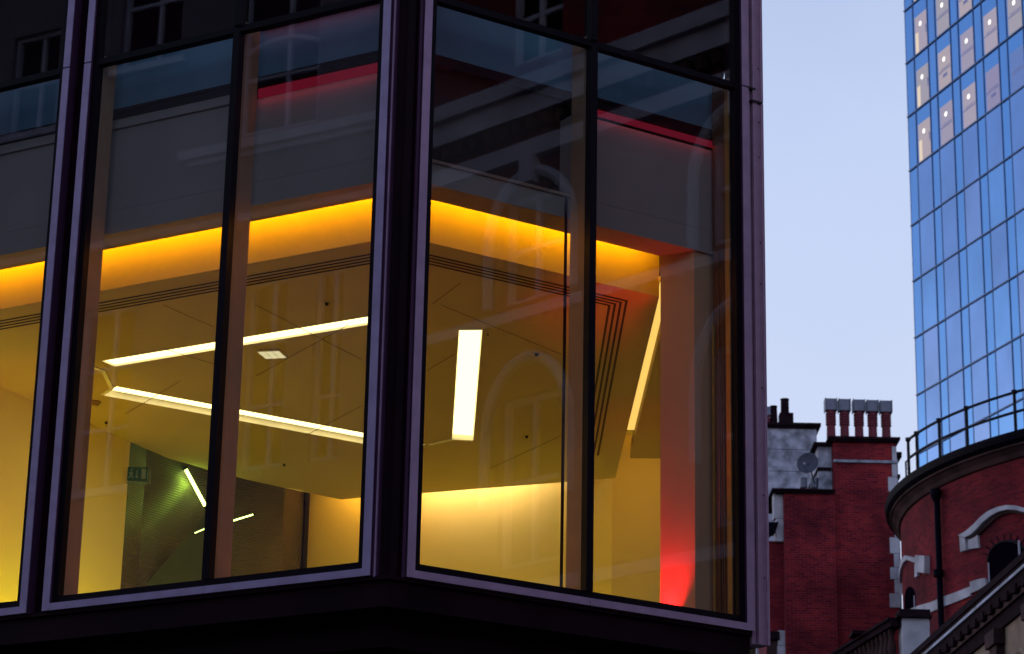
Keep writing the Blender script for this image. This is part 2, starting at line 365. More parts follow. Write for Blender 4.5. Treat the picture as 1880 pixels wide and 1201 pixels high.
# shadow gap bars with red strip lights under them
bar = MB(); ring(bar, .36, .60, 10.835, 10.90, sR=.30); bar.box(FR, 2.02, 3.7, .36, .60, 10.835, 10.90); bar.build('shadow_bar', M['dark'], B)
bar = MB(); ring(bar, .375, .60, 10.915, 10.945, sR=.30); bar.box(FR, 2.02, 3.7, .375, .60, 10.915, 10.945); bar.build('shadow_bar', M['dark'], B)
MB().box(FL, 1.83, 9, .37, .60, 10.74, 10.83).build('shadow_bar', M['bulk'], B)
tb = MB(); ring(tb, .42, .60, 10.95, 11.42, sR=3.8); tb.build('spandrel_panel', mat('teal_spandrel', (.09, .19, .27), .75, 0, .25, .9), B)

# red strip lights
def redstrip(fr, s0, s1, z0, z1, label):
    c = fr((s0+s1)/2, .4, (z0+z1)/2); t = thing('strip_light', label, 'strip light', c, 'red strip lights at the head of the glazing')
    MB().box(fr, s0, s1, .385, .41, z0, z1).build('diffuser', M['redlamp'], t)
    MB().box(fr, s0, s1, .412, .44, z0+.01, z1+.004).build('housing', M['dark'], t)
    l_ = area('red_spill', fr((s0+s1)/2, .345, z0-.01), fr.n*.35+Vector((0, 0, -1)), s1-s0, .02, .2*(s1-s0), (1, .02, .05), fr.t)
redstrip(FL, .52, 1.80, 10.737, 10.832, 'red strip light high behind the pane left of the dark corner post')
redstrip(FR, 2.04, 3.66, 10.775, 10.832, 'red strip light high behind the rightmost pane of the glass bay')
redstrip(FL, .55, 1.80, 11.425, 11.46, 'faint red strip light just above the transom left of the corner post')

# ceiling raft with recessed troughs
ZC = 9.40
def zc(x, y): p = onz(x, y, ZC); return (p.x, p.y)
cor = corner(.95, .95)
PLs = FL(8.9, .95, 0)
raft = [(PLs.x, PLs.y), (cor.x, cor.y), (1.375, 22.60), (1.26, 29.21), (.70, 29.43), (-2.07, 30.49), (-2.61, 30.08), (-3.15, 29.62), (-3.57, 29.20), (-4.0, 28.69), (-4.33, 28.05), (-5.43, 25.95), (-7.6, 21.9+0.05)]
raft[-1] = tuple((FL(8.9, 1.3, 0)).xy)
def strip_hole(fr, s0, s1, d0, d1): return [tuple(fr(a, d, 0).xy) for a, d in ((s0, d0), (s1, d0), (s1, d1), (s0, d1))]
holeA = strip_hole(FL, 1.65, 5.29, 2.72, 2.93)
holeB = strip_hole(FR, .44, 4.25, 6.69, 7.08)
holeC = [(-.52, 23.72), (-.29, 23.70), (-.41, 27.66), (-.65, 27.62)]
rf = MB()
vs = [Vector(p) for p in raft]; edges = [(i, (i+1) % len(raft)) for i in range(len(raft))]; loops = []
for h in (holeA, holeB, holeC):
    b = len(vs); vs += [Vector(p) for p in h]; edges += [(b+i, b+(i+1) % 4) for i in range(4)]; loops.append(h)
vo, eo, fo, ov, oe, of = delaunay_2d_cdt(vs, edges, [], 0, 1e-5)
def inside(p, poly):
    c = False
    for i in range(len(poly)):
        a, b = poly[i], poly[(i+1) % len(poly)]
        if (a[1] > p[1]) != (b[1] > p[1]) and p[0] < (b[0]-a[0])*(p[1]-a[1])/(b[1]-a[1])+a[0]: c = not c
    return c
for f in fo:
    c = sum((Vector(vo[i]) for i in f), Vector((0, 0)))/len(f)
    if inside(c, raft) and not any(inside(c, h) for h in loops):
        rf.face([(vo[i][0], vo[i][1], ZC) for i in f])
RT = 9.86
for i in range(len(raft)):
    a, b = raft[i], raft[(i+1) % len(raft)]
    rf.face([(a[0], a[1], ZC), (b[0], b[1], ZC), (b[0], b[1], RT), (a[0], a[1], RT)])
rf.face([(p[0], p[1], RT) for p in raft])
rf = rf.build('ceiling_raft', M['ceil'], B, recalc=False)
def polyslot(mb, pts, wd, z0, z1):     # mitred thin band along a plan polyline
    pts = [Vector(p).to_2d() if len(p) > 2 else Vector(p) for p in pts]; L_, R_ = [], []
    for k, p in enumerate(pts):
        d0 = (pts[k]-pts[k-1]).normalized() if k else (pts[1]-pts[0]).normalized()
        d1 = (pts[k+1]-pts[k]).normalized() if k < len(pts)-1 else d0
        t = (d0+d1).normalized(); n = Vector((-t.y, t.x)); sc = wd/2/max(.3, n.dot(Vector((-d0.y, d0.x))))
        L_.append(p+n*sc); R_.append(p-n*sc)
    for k in range(len(pts)-1):
        mb.prism([tuple(q) for q in (L_[k], L_[k+1], R_[k+1], R_[k])], z0, z1)
for k in range(4):
    mb = MB(); d = 1.225 + .068*k
    rx = 1.075 - .052*k
    cc = corner(d, d)
    # where the right run meets the run going back
    f0 = FR(0, d, 0); s = (rx - f0.x)/FR.t.x; rp_ = FR(s, d, 0)
    polyslot(mb, [FL(8.8, d, 0), cc, rp_, (rx-.06, 28.2)], .022, ZC-.006, ZC-.001)
    mb.build('air_slot', M['slot'], rf)
jmat = mat('joint_brown', (.16, .11, .04), .9)  # faint brown lines at the board joints
for a, b in (((300, 560), (392, 600)), ((470, 560), (664, 660)), ((810, 560), (1030, 650)), ((900, 860), (1030, 800)), ((230, 760), (330, 700)), ((794, 558), (846, 519)), ((784, 680), (835, 650)), ((470, 690), (640, 596)), ((560, 800), (664, 745)), ((300, 640), (392, 668))):
    mb = MB(); polyslot(mb, [zc(*a), zc(*b)], .008, ZC-.003, ZC-.0008); mb.build('panel_joint', jmat, rf)

def trough(hole, h, label, inset, cutr=0):
    c = sum((Vector(p) for p in hole), Vector((0, 0)))/4
    t = thing('linear_light', label, 'ceiling light', (c.x, c.y, ZC), 'linear lights recessed in the ceiling raft')
    mb = MB()
    for i in range(4):
        a, b = hole[i], hole[(i+1) % 4]
        mb.face([(a[0], a[1], ZC), (b[0], b[1], ZC), (b[0], b[1], ZC+h+.01), (a[0], a[1], ZC+h+.01)])
    mb.face([(p[0], p[1], ZC+h+.01) for p in hole])
    mb.build('housing', M['trough'], t, recalc=False)
    q = [Vector(p) for p in hole]; ip = []
    for i in range(4):
        p, a, b = q[i], q[i-1], q[(i+1) % 4]; u = (a-p).normalized(); v = (b-p).normalized(); ip.append(p+(u+v)*inset - (FR.n.to_2d()*cutr if i in (2, 3) else Vector((0, 0))))
    MB().prism([tuple(p) for p in ip], ZC+h-.004, ZC+h+.006).build('diffuser', M['diffuser'], t)
trough(holeA, .022, 'slim glowing light rising rightward, upper of the two crossing the left bay', .006)
trough(holeB, .062, 'broad glowing light slanting down rightward across the left bay with a second bright lip', .006, .05)
trough(holeC, .05, 'short wide white glowing light seen upright in the right bay', .008)
for pts in ([(168, 672), (190, 680), (205, 712), (187, 724)], [(788, 815), (830, 806), (868, 808)]):
    mb = MB(); polyslot(mb, [zc(*p) for p in pts], .045, ZC-.012, ZC-.002); mb.build('lit_recess_strip', M['trough'], rf)  # pale strips replace a lit connecting recess, its glow in their colour

# second ceiling panel at the right, glowing slot between
s2 = [(1.475, 22.45), (1.39, 28.31), (1.69, 28.30), (2.1, 28.2), (2.35, 22.55)]
MB().prism(s2, ZC, 9.56).build('ceiling_panel', M['ceil'], B)
tl = thing('slot_light', 'amber glowing slot light running back beside the orange pier', 'ceiling light', (1.4, 25, 9.55))
MB().prism([(1.385, 22.6), (1.30, 27.6), (1.41, 27.6), (1.475, 22.6)], 9.535, 9.55).build('diffuser', M['slotlamp'], tl)
MB().prism([(1.37, 22.58), (1.29, 27.62), (1.42, 27.62), (1.485, 22.58)], 9.552, 9.60).build('housing', M['plaster'], tl)

# pier
pier = [(1.37, 22.30), (1.67, 22.135), (1.90, 22.30), (1.60, 22.62)]
MB().prism(pier, ZB, 9.70).build('pier', M['pier'], B)
MB().prism([(1.93, 22.62), (2.2, 22.52), (2.2, 22.9), (1.9, 23.0)], ZB, 9.699).build('dark_reveal', M['clad'], B)

# inner walls
def wall(name, pts, m, z0=ZB, z1=10.02, th=.1, nrm=1):
    mb = MB(); pts = [Vector(p) for p in pts]
    for k in range(len(pts)-1):
        d = (pts[k+1]-pts[k]).normalized(); n = Vector((-d.y, d.x))*th*nrm
        mb.prism([tuple(q) for q in (pts[k], pts[k+1], pts[k+1]+n, pts[k]+n)], z0, z1)
    return mb.build(name, m, B)
W1a = Vector((-4.33, 28.05)); d1 = (W1a-Vector((-5.43, 25.95))).normalized()
wall('side_wall', [W1a-d1*5.2, W1a-d1*.002], M['plaster'], nrm=1, z1=9.398)
u3 = Vector((2.33, -1.02)).normalized(); n3 = Vector((-u3.y, u3.x))
P3 = Vector((-2.07, 30.49)) + n3*.42
def onwall(px, py, P, d):
    q = onplane(px, py, Vector((P.x, P.y, 0)), Vector((d.x, d.y, 0))); return q
a3 = onwall(567, 960, P3, u3); b3 = onwall(1124, 960, P3, u3)
wall('back_wall', [(a3.x, a3.y), (b3.x, b3.y)], M['plaster'])
wall('back_wall', [(b3.x+.001, b3.y+.004), (2.75, b3.y+.22)], M['plaster'])
MB().box(W, a3.x-.05, a3.x-.005, a3.y-.06, a3.y+.1, ZB, 10.0).build('wall_edge', M['slot'], B)
# ribbed metal wall of the stair behind
ribp = [(-4.52, 28.05), (-4.25, 28.80), (-3.75, 29.45), (-3.3, 29.86), (-2.75, 30.32), (a3.x-.06, a3.y+.02)]
wall('ribbed_wall', ribp, M['green'])
# frosted stair panel
def ptd(px, py, Y): return ony(px, py, Y)
pl = [ptd(262, 1080, 28.9), ptd(390, 930, 29.2), ptd(390, 1080, 29.2)]
MB().slab(pl, (0.0, .03, 0)).build('stair_panel', M['frost'], B)
# closing side and rear walls
wall('party_wall', [(2.15, 22.6), (2.6, 28.0)], M['plaster'], nrm=-1, z1=ZTOP)
wall('rear_wall', [(-11, 33), (3, 33)], M['dark'], z1=ZTOP, nrm=1)
wall('end_wall', [tuple(FL(9, .3, 0).xy), (-11, 33)], M['plaster'], z1=ZTOP, nrm=1)

# cove lights: real lamps hidden behind the bulkhead and behind the raft
GOLD = (1, .42, .002)
for fr, s0, s1 in ((FL, .3, 8.6), (FR, .3, 3.2)):
    L = s1-s0; mb = fr((s0+s1)/2, .725, 9.88)
    area('added_floor_glow', fr((s0+s1)/2, .52, 6.16), Vector((0, 0, 1)), L, .08, 1.3*L, (1, .27, .06), fr.t)  # unseen warm strip added to tint soffit and fins from below
    area('cove_and_fill_lamp', mb, fr.n*1.0+Vector((0, 0, -.12)), L, .03, 7.8*L, GOLD, fr.t)
# back cove over the right part of the back wall
q0 = P3 + u3*.9; q1 = P3 + u3*3.5; mid = (q0+q1)/2 - n3*.30
area('cove_and_fill_lamp', (mid.x, mid.y, 9.72), (n3.x*.55, n3.y*.55, -.85), 2.6, .05, 25, (1, .72, .36), (u3.x, u3.y, 0))
area('cove_and_fill_lamp', ((P3+u3*.3).x-n3.x*.3, (P3+u3*.3).y-n3.y*.3, 9.72), (n3.x*.55, n3.y*.55, -.85), 1.0, .05, 7, (1, .5, .05), (u3.x, u3.y, 0))
area('cove_and_fill_lamp', (1.75, 28.33, 9.75), (-.1, .5, -.8), .7, .05, 7, (1, .52, .06), (1, .1, 0))  # lamp added to brighten the return wall past the second panel
# low yellow wash on the left wall, red up-light at the pier, green stair light
wl = W1a - d1*2.4; wn_ = Vector((d1.y, -d1.x))
area('wall_washer', (wl.x+wn_.x*.9, wl.y+wn_.y*.9, 6.25), (-wn_.x, -wn_.y, .35), 4.5, .1, 58, (1, .82, .003), (d1.x, d1.y, 0))
area('wall_washer', ((P3+u3*2.4).x-n3.x*.9, (P3+u3*2.4).y-n3.y*.9, 6.2), (n3.x, n3.y, .5), 3.5, .1, 26, (1, .80, .02), (u3.x, u3.y, 0))
pl_ = bpy.data.lights.new('red_uplight', 'SPOT'); pl_.energy = 170; pl_.color = (1, .006, .015); pl_.spot_size = R(64); pl_.spot_blend = 1; pl_.shadow_soft_size = .03
po = bpy.data.objects.new('red_uplight', pl_); COL.objects.link(po); po.location = (1.40, 22.14, 6.16)
po.rotation_euler = (Vector((1.45, 22.27, 6.75))-Vector(po.location)).to_track_quat('-Z', 'Y').to_euler()

def spot(name, loc, to, e_, col, size, blend=1, soft=.03):
    l = bpy.data.lights.new(name, 'SPOT'); l.energy = e_; l.color = col; l.spot_size = R(size); l.spot_blend = blend; l.shadow_soft_size = soft
    o = bpy.data.objects.new(name, l); COL.objects.link(o); o.location = loc; o.rotation_euler = (Vector(to)-Vector(loc)).to_track_quat('-Z', 'Y').to_euler()
spot('red_uplight', FL(.75, .52, 6.2), FL(.7, .55, 9.7), 45, (1, .04, .03), 26)  # added spot, reddens the bulkhead soffit near the corner
spot('red_uplight', (-5.0, 24.6, 6.2), (-5.35, 26.3, 9.5), 60, (1, .12, .06), 60)  # added spot, reddens the top of the side wall
spot('red_uplight', (1.62, 25.2, 6.2), (1.62, 26.9, 9.4), 45, (1, .10, .02), 40)  # added spot, reddens the second ceiling panel
spot('red_uplight', FR(3.1, .62, 6.2), FR(3.15, .85, 9.7), 60, (1, .05, .02), 22)  # added spot, reddens the soffit at the right end
def pnt(name, loc, e_, col, r):
    l = bpy.data.lights.new(name, 'POINT'); l.energy = e_; l.color = col; l.shadow_soft_size = r
    o = bpy.data.objects.new(name, l); COL.objects.link(o); o.location = loc
pnt('tube_glow', ony(350, 888, 29.30), 2.6, (.5, 1, .08), .03)
pnt('tube_glow', ony(450, 965, 29.5), .6, (.55, 1, .25), .03)
g_ = ony(520, 1040, 29.6); spot('added_streak_spot', g_, ony(536, 900, 30.2), 40, (1, .75, .2), 20)  # added spot imitating a cove lamp's streak reflected in the ribs
# tubes glowing by the ribbed wall
def tubelight(p0, p1, y0, y1, r, label):
    a, b = ony(*p0, y0), ony(*p1, y1); t = thing('tube_light', label, 'tube light', (a+b)/2, 'tube lights by the ribbed stair wall')
    MB().tube([a, b], r, 10).build('tube', M['tube'], t)
    d = (b-a).normalized()
    MB().tube([a-d*.03, a-d*.002], r*1.25, 10).build('end_cap', M['slot'], t); MB().tube([b+d*.002, b+d*.03], r*1.25, 10).build('end_cap', M['slot'], t)
tubelight((341, 862), (377, 929), 29.28, 29.42, .022, 'longest tube light, slanting steeply on the green ribbed wall')
tubelight((425, 957), (464, 945), 29.4, 29.55, .010, 'short tube light just right of the left bay mullion')
tubelight((357, 979), (376, 971), 28.7, 28.8, .006, 'faint smallest tube light low left of the left bay mullion')

# exit sign
es = ony(254, 871, 28.0)
S = thing('exit_sign', 'small dim green running man exit sign beside the ribbed wall', 'sign', es)
egreen = mat('exit_green', (.004, .05, .035), .4, emit=(.01, .16, .08), es=.03); ewhite = mat('exit_white', (.13, .17, .13), .5, emit=(.4, .6, .4), es=.03)
p = es; y = p.y
MB().box(W, p.x-.125, p.x+.105, y, y+.02, p.z-.075, p.z+.085).build('sign_panel', egreen, S)
fr_ = MB(); fr_.box(W, p.x-.135, p.x+.135, y+.021, y+.03, p.z-.10, p.z-.090); fr_.box(W, p.x+.128, p.x+.135, y+.021, y+.03, p.z-.09, p.z+.09)
fr_.build('glass_edge', ewhite, S)
g = MB(); yy = y-.003
g.box(W, p.x+.035, p.x+.085, yy, y-.0005, p.z-.05, p.z+.065)                       # door
g.box(W, p.x-.022, p.x-.012, yy, y-.0005, p.z-.02, p.z+.05); g.slab([(p.x-.04, yy, p.z-.02), (p.x+.006, yy, p.z-.02), (p.x-.017, yy, p.z-.05)], (0, .0025, 0))  # arrow down
def limb(x0, z0, x1, z1, w_=.008):
    d = Vector((x1-x0, 0, z1-z0)).normalized(); n = Vector((-d.z, 0, d.x))*w_; a = Vector((p.x+x0, yy, p.z+z0)); b = Vector((p.x+x1, yy, p.z+z1))
    g.slab([a+n, b+n, b-n, a-n], (0, .0025, 0))
limb(-.085, .03, -.080, -.01, .012); limb(-.083, .025, -.060, .010, .006); limb(-.086, .025, -.108, .005, .006); limb(-.080, -.01, -.062, -.03, .007); limb(-.062, -.03, -.066, -.052, .006); limb(-.083, -.01, -.095, -.035, .007); limb(-.095, -.035, -.116, -.04, .006); limb(-.080, .042, -.074, .062, .009)
g.build('pictogram', ewhite, S)

# ceiling fittings
def fit(px, py, r, label, name='sprinkler', cat='sprinkler'):
    x, y_ = zc(px, py); t = thing(name, label, cat, (x, y_, ZC), 'small fittings dotted over the ceiling raft')
    if name == 'smoke_detector':
        MB().lathe((x, y_), [(.0, ZC-.05), (r*.6, ZC-.048), (r*.62, ZC-.03), (r, ZC-.026), (r, ZC-.001), (0, ZC-.001)], 0, 360, 20).build('body', M['fin'], t, smooth=False)
    else:
        MB().lathe((x, y_), [(r*.55, ZC-.004), (r*.6, ZC-.007), (r, ZC-.006), (r, ZC-.001), (r*.55, ZC-.001)], 0, 360, 20).build('rose', M['ceil'], t)
        MB().lathe((x, y_), [(.0, ZC-.028), (r*.38, ZC-.026), (r*.3, ZC-.012), (r*.45, ZC-.003), (0, ZC-.003)], 0, 360, 14).build('head', M['slot'], t)
fit(176, 737, .055, 'round smoke detector under the raft left of the slanting light', 'smoke_detector', 'smoke detector')
fit(600, 556, .05, 'ceiling sprinkler above the upper slim light, left of the corner post')
fit(985, 649, .05, 'ceiling sprinkler right of the upright white light')
fit(967, 800, .045, 'ceiling sprinkler low on the raft, right of the upright light\'s foot')
fit(522, 852, .04, 'ceiling sprinkler near the raft edge below the slanting light')
fit(195, 774, .045, 'ceiling sprinkler below the smoke detector at far left')
fit(896, 612, .016, 'tiny ceiling sensor at the head of the upright light')
gx, gy = zc(499, 648)
G = thing('grille_light', 'small pale square louvred fitting between the two long lights', 'grille', (gx, gy, ZC))
mb = MB()
poly = [zc(470, 642), zc(513, 640), zc(528, 654), zc(487, 656)]
mb.prism(poly, ZC-.02, ZC-.001); mb.build('frame', M['trough'], G)
gl_ = lampmat('lit_louvre', (1, .85, .45), .85)  # louvres glow because the fitting is a grille light
for k in range(3):
    for j in range(2):
        A_, B_, C_, D_ = [Vector(q) for q in poly]
        def bl(u, v): return tuple((A_*(1-u)+B_*u)*(1-v) + (D_*(1-u)+C_*u)*v)
        u0, u1, v0, v1 = .06+.31*k, .33+.31*k, .08+.46*j, .48+.46*j
        MB().prism([bl(u0, v0), bl(u1, v0), bl(u1, v1), bl(u0, v1)], ZC-.024, ZC-.0205).build('louvre', gl_, G)
lg = thing('pendant_lamp', 'small warm point of light high behind the far left pane', 'lamp', FL(4.55, .9, 10.9))
c = FL(4.42, .62, 10.74)
MB().lathe((c.x, c.y), [(0, c.z-.02), (.016, c.z-.012), (.02, c.z), (.012, c.z+.014), (0, c.z+.018)], 0, 360, 12).build('bulb', lampmat('warm_bulb', (1, .7, .25), .9), lg)
MB().tube([c+Vector((0, 0, .018)), (c.x, c.y, 11.3)], .004, 6).build('cord', M['slot'], lg)

# ------------------------------------------------------------------ glass tower
AT = R(-18.577); TT = Vector((math.sin(AT), math.cos(AT), 0)); D0 = 160
T0 = Vector((D0*math.sin(R(9.47)), D0*math.cos(R(9.47)), 0))
class TF:                              # a along the face towards the camera, d outward
    def __call__(s, a, d, z): return T0 - TT*a + Vector((-math.cos(AT), math.sin(AT), 0))*d*1.0 + Vector((0, 0, z))
tf = TF()
def towglass(name, col, rough, var):
    m = mat(name, col, rough, 1.0, var, .25); return m
tw_body = towglass('tower_blue_glass', (.085, .26, .585), .12, .05)
tw_pane = towglass('tower_pane_glass', (.125, .262, .55), .14, .14)
tw_vars = [towglass('tower_pane_glass_%d' % i, c_, .13, .14) for i, c_ in enumerate(((.125, .262, .55), (.105, .27, .57), (.15, .265, .53), (.118, .245, .52)))]
tw_edge = towglass('tower_edge_glass', (.62, .72, .9), .15, .05)
tw_dark = mat('tower_joint', (.07, .17, .38), .4)
TW = thing('glass_tower', 'tall blue glass office tower with pinkish lit windows at the top right', 'tower', tf(8, -8, 0))
# chamfered plan: face, thin corner strip, then body behind
body = [tf(0, 0, 0), tf(34, 0, 0), tf(34, -30, 0), tf(3, -30, 0), tf(-.3, -1.6, 0)]
MB().prism([tuple(q.xy) for q in body], 0, 118).build('curtain_wall', tw_body, TW)
MB().prism([tuple(q.xy) for q in (tf(-.02, .03, 0), tf(-.42, -.6, 0), tf(-.62, -1.6, 0), tf(-.32, -1.62, 0))], 0, 118).build('corner_strip', tw_edge, TW)
fl = MB(); z = 2.9
while z < 117:
    fl.box(tf, -.05, 34.05, .0, .09, z-.04, z+.04); z += 3.9
fl.build('floor_band', tw_dark, TW)
vm = MB(); s = 1.12
cols = []
while s < 33:
    cols.append(s); vm.box(tf, s-.022, s+.022, .0, .05, 0, 118); vm.box(tf, s+2.0-.022, s+2.0+.022, .0, .05, 0, 118); s += 3.045
vm.build('mullion', tw_dark, TW)
floors = [45.8+3.9*k for k in range(-1, 10)]
lit = {0: {5: 1, 6: 1, 7: 1, 8: 1}, 1: {5: 1, 6: 1, 7: 1, 8: 1}, 2: {5: 1, 6: 1, 7: 1, 8: 1}, 3: {5: .55, 6: 1, 7: 1, 8: 1}, 4: {6: .95, 5: .25, 7: 1, 8: 1}}
litmats = {v: lampmat('lit_office_%d' % i, (.54, .48, .62), .74*v) for i, v in enumerate((1, .95))}
litmats[.55] = lampmat('dim_office', (.36, .34, .56), .75); litmats[.25] = lampmat('dusky_office', (.15, .24, .56), .85)
lampw = lampmat('office_downlight', (1, .97, .9), 1.6); warmc = lampmat('warm_column', (.95, .78, .62), .85)
blind = mat('office_blind', (.30, .32, .58), .6)
litv = [lampmat('lit_office_tone_%d' % i, c_, .70) for i, c_ in enumerate(((.55, .49, .63), (.48, .44, .62), (.60, .52, .60), (.50, .47, .58)))]
for ci in range(6):
    a0 = cols[ci]+.06; a1 = a0+1.90
    for k, z in enumerate(floors):
        kk = k-1; v = lit.get(ci, {}).get(kk)
        if v:
            pn = MB().box(tf, a0+.22, a1-.06, .005, .03, z+.08, z+2.75).build('window', litmats[v] if v < .95 else litv[(ci*3+k*5) % 4], TW)
            if v >= .95:
                lc = tf(a0+1.0, .032, z+2.05)
                MB().tube([lc, lc+Vector((-math.cos(AT), math.sin(AT), 0))*.01], .17, 14).build('downlight', lampw, pn)
            bb = MB()
            if ci == 0:
                MB().box(tf, a0+.30, a0+.70, .032, .04, z+.10, z+1.55).build('warm_column', warmc, pn)
                bb.box(tf, a1-.18, a1-.06, .032, .045, z+1.1, z+1.7)
            else:
                bb.box(tf, a0+.25, a1-.08, .032, .04, z+1.22, z+1.30); bb.box(tf, a0+.5, a1-.08, .032, .04, z+1.38, z+1.43)
                if random.random() < .2: bb.box(tf, a0+.8, a1-.5, .032, .04, z+.78, z+1.0)
            bb.build('blind', blind, pn)
        else:
            MB().box(tf, a0, a1, .002, .02, z+.08, z+3.8).build('window', tw_vars[(ci*7+k*3+ci*k) % 4], TW)
            
# ------------------------------------------------------------------ brick chimney building, about 76 m away
YC = 76.0
def cx(x, y=900, Y=YC): return ony(x, y, Y).x
def cz(y, x=1560, Y=YC): return ony(x, y, Y).z
CB = thing('brick_chimney_block', 'dark red brick block with stone quoins and a five pot chimney stack, beside the drum', 'building', (cx(1560), YC, 0))
xa, xb = cx(1531), cx(1647)
zt = cz(812)
mb = MB().box(W, xa, xb, YC, YC+3, 0, zt); mb.build('wall', M['brick'], CB)
cap = MB().box(W, xa-.10, xb+.07, YC-.12, YC+1.6, zt, zt+.06); cap.box(W, xa-.16, xb+.12, YC-.18, YC+1.6, zt+.062, zt+.15)
cap.build('cornice', M['soot'], CB, bevel=.01)
zs = cz(848); MB().box(W, xa, xb+.04, YC-.07, YC-.001, zs-.03, zs+.05).build('string_course', M['stoneb'], CB)
# stone return at the stack's left side
xl0, xl1 = cx(1505), cx(1529)
MB().box(W, xl0, xl1+.02, YC+.25, YC+2.4, 0, zt-.08).build('stone_return', M['stoneb'], CB)
c2 = MB().box(W, xl0-.14, xl1+.03, YC+.10, YC+2.5, zt-.079, zt+.02); c2.box(W, xl0-.03, xl1, YC+.2, YC+2.5, cz(858)-.06, cz(858)+.04); c2.build('cornice', M['soot'], CB)
# quoins at the right corner
qn = MB()
for (y0, y1, x0) in ((818, 848, 1637), (850, 874, 1637), (874, 901, 1630), (901, 985, 1640), (985, 1015, 1633), (1015, 1040, 1641), (1040, 1062, 1634), (1062, 1088, 1642), (1088, 1114, 1633)):
    qn.box(W, cx(x0, y0), xb+.012, YC-.035, YC+.3, cz(y1), cz(y0)-.012)
qn.build('quoin', M['stone'], CB, bevel=.008)
# piece of the stack behind at the right
r0, r1 = cx(1649), cx(1657)
MB().box(W, r0-.3, r1+.02, YC+.9, YC+2.2, 0, cz(818)).build('rear_stack', M['stoneb'], CB)
c3 = MB().box(W, r0-.3, r1+.14, YC+.8, YC+2.3, cz(824), cz(815)); c3.box(W, r0-.3, r1+.08, YC+.84, YC+2.3, cz(862), cz(856)); c3.build('cornice', M['soot'], CB)
# lower wing
wx0, wx1 = cx(1437), xa-.01; wz = cz(908)
MB().box(W, wx0, wx1, YC-.22, YC+2.6, 0, wz).build('wing_wall', M['brick'], CB)
c4 = MB().box(W, cx(1415), wx1+.02, YC-.36, YC+2.4, wz+.001, wz+.07); c4.box(W, cx(1423), wx1, YC-.30, YC+2.4, wz-.06, wz-.001+.001); 
c4.build('wing_coping', M['soot'], CB, bevel=.01)
for (y0, y1, x0) in ((909, 955, 1420), (955, 997, 1424), (1160, 1188, 1428), (1188, 1230, 1427)):
    MB().box(W, cx(x0, y0), wx0+.03, YC-.05, YC+.4, cz(y1), cz(y0)-.012).build('quoin', M['stone'], CB, bevel=.008)
MB().box(W, cx(1404), wx0+.0, YC+.1, YC+2.4, 0, cz(995)).build('side_wall', M['brick2'], CB)
lg_ = MB(); lg_.slab([ony(1402, 960, YC-.3), ony(1430, 958, YC-.3), ony(1424, 976, YC-.3), ony(1402, 985, YC-.3)], (0, .5, 0)); lg_.build('lead_hopper', M['gutter'], CB)
MB().box(W, cx(1402), cx(1427), YC-.1, YC+.1, cz(1178), cz(1163)).build('lead_ledge', M['soot'], CB)
MB().box(W, cx(1405), cx(1427), YC+.01, YC+.09, cz(1230), cz(1179)).build('lower_wall', M['stonew'], CB)
# pots on the stack
for k, px in enumerate((1526, 1551, 1577.5, 1602.6, 1627.5)):
    b_ = ony(px, 803 + k*.6, YC+.35); r = .135
    zb = zt+.15; top = ony(px, 755 + k*.9, YC+.35).z; h = top-zb
    ch = MB().lathe((b_.x, YC+.35), [(0, zb), (r*1.05, zb), (r*.98, zb+h*.50)] + sum([[(r*1.22, zb+h*(.52+.09*j)), (r*1.22, zb+h*(.555+.09*j)), (r*1.02, zb+h*(.57+.09*j))] for j in range(5)], []) + [(r*1.05, top), (0, top)], 0, 360, 18)
    po_ = ch.build('chimney_pot', M['pot'], CB)
    cw = MB(); t2 = ony(px, 734 + k*1.0, YC+.35).z
    cw.box(W, b_.x-.16, b_.x+.16, YC+.19, YC+.51, top+.002, t2); cw.box(W, b_.x-.19, b_.x-.162, YC+.16, YC+.54, top-.02, t2+.012); cw.box(W, b_.x+.162, b_.x+.19, YC+.16, YC+.54, top-.02, t2+.012)
    cw.build('cowl', M['cowl'], po_, bevel=.008)
    MB().lathe((b_.x+.16, YC+.30), [(.22, zt+.151), (.19, zt+.20), (.08, zt+.24), (0, zt+.245)], 0, 360, 14).build('mortar_haunch', M['soot'], CB)
for k, px in enumerate((1475, 1495)):
    b_ = ony(px, 900, YC+.4); zb = wz+.07; top = ony(px, 878, YC+.4).z
    pp = MB().lathe((b_.x, YC+.4), [(0, zb), (.10, zb), (.09, zb+(top-zb)*.35), (.0, zb+(top-zb)*.35)], 0, 360, 14).build('chimney_pot', M['pot'], CB)
    MB().lathe((b_.x, YC+.4), [(.08, zb+(top-zb)*.36), (.115, zb+(top-zb)*.42), (.12, top), (.10, top+.01), (0, top)], 0, 360, 14).build('cowl', M['cowl'], pp)

# satellite dish
dc = ony(1484, 851, YC-.6)
DI = thing('satellite_dish', 'round dark satellite dish fixed to the stack above the brick wing', 'satellite dish', dc)
ax = Vector((-.42, -.88, .05)).normalized(); ux = ax.cross(Vector((0, 0, 1))).normalized(); uy = ux.cross(ax)
mb = MB(); n = 28; rr = [0, .12, .22, .30, .345]
rings = []
for r in rr:
    i = len(mb.v); rings.append(i)
    for k in range(n):
        a = 2*math.pi*k/n; mb.v.append(dc + ux*r*math.cos(a)*1.0 + uy*r*math.sin(a)*.96 + ax*(r*r*.55))
for q in range(len(rr)-1):
    for k in range(n): j = (k+1) % n; mb.f.append([rings[q]+k, rings[q]+j, rings[q+1]+j, rings[q+1]+k])
dsh = mb.build('reflector', M['dish'], DI, smooth=True)
md = dsh.modifiers.new('solid', 'SOLIDIFY'); md.thickness = .015
lnb = dc + ax*.36 - uy*.12
MB().tube([dc - uy*.33 + ax*.06, lnb - uy*.03, lnb], .012, 8).build('feed_arm', M['cowl'], DI)
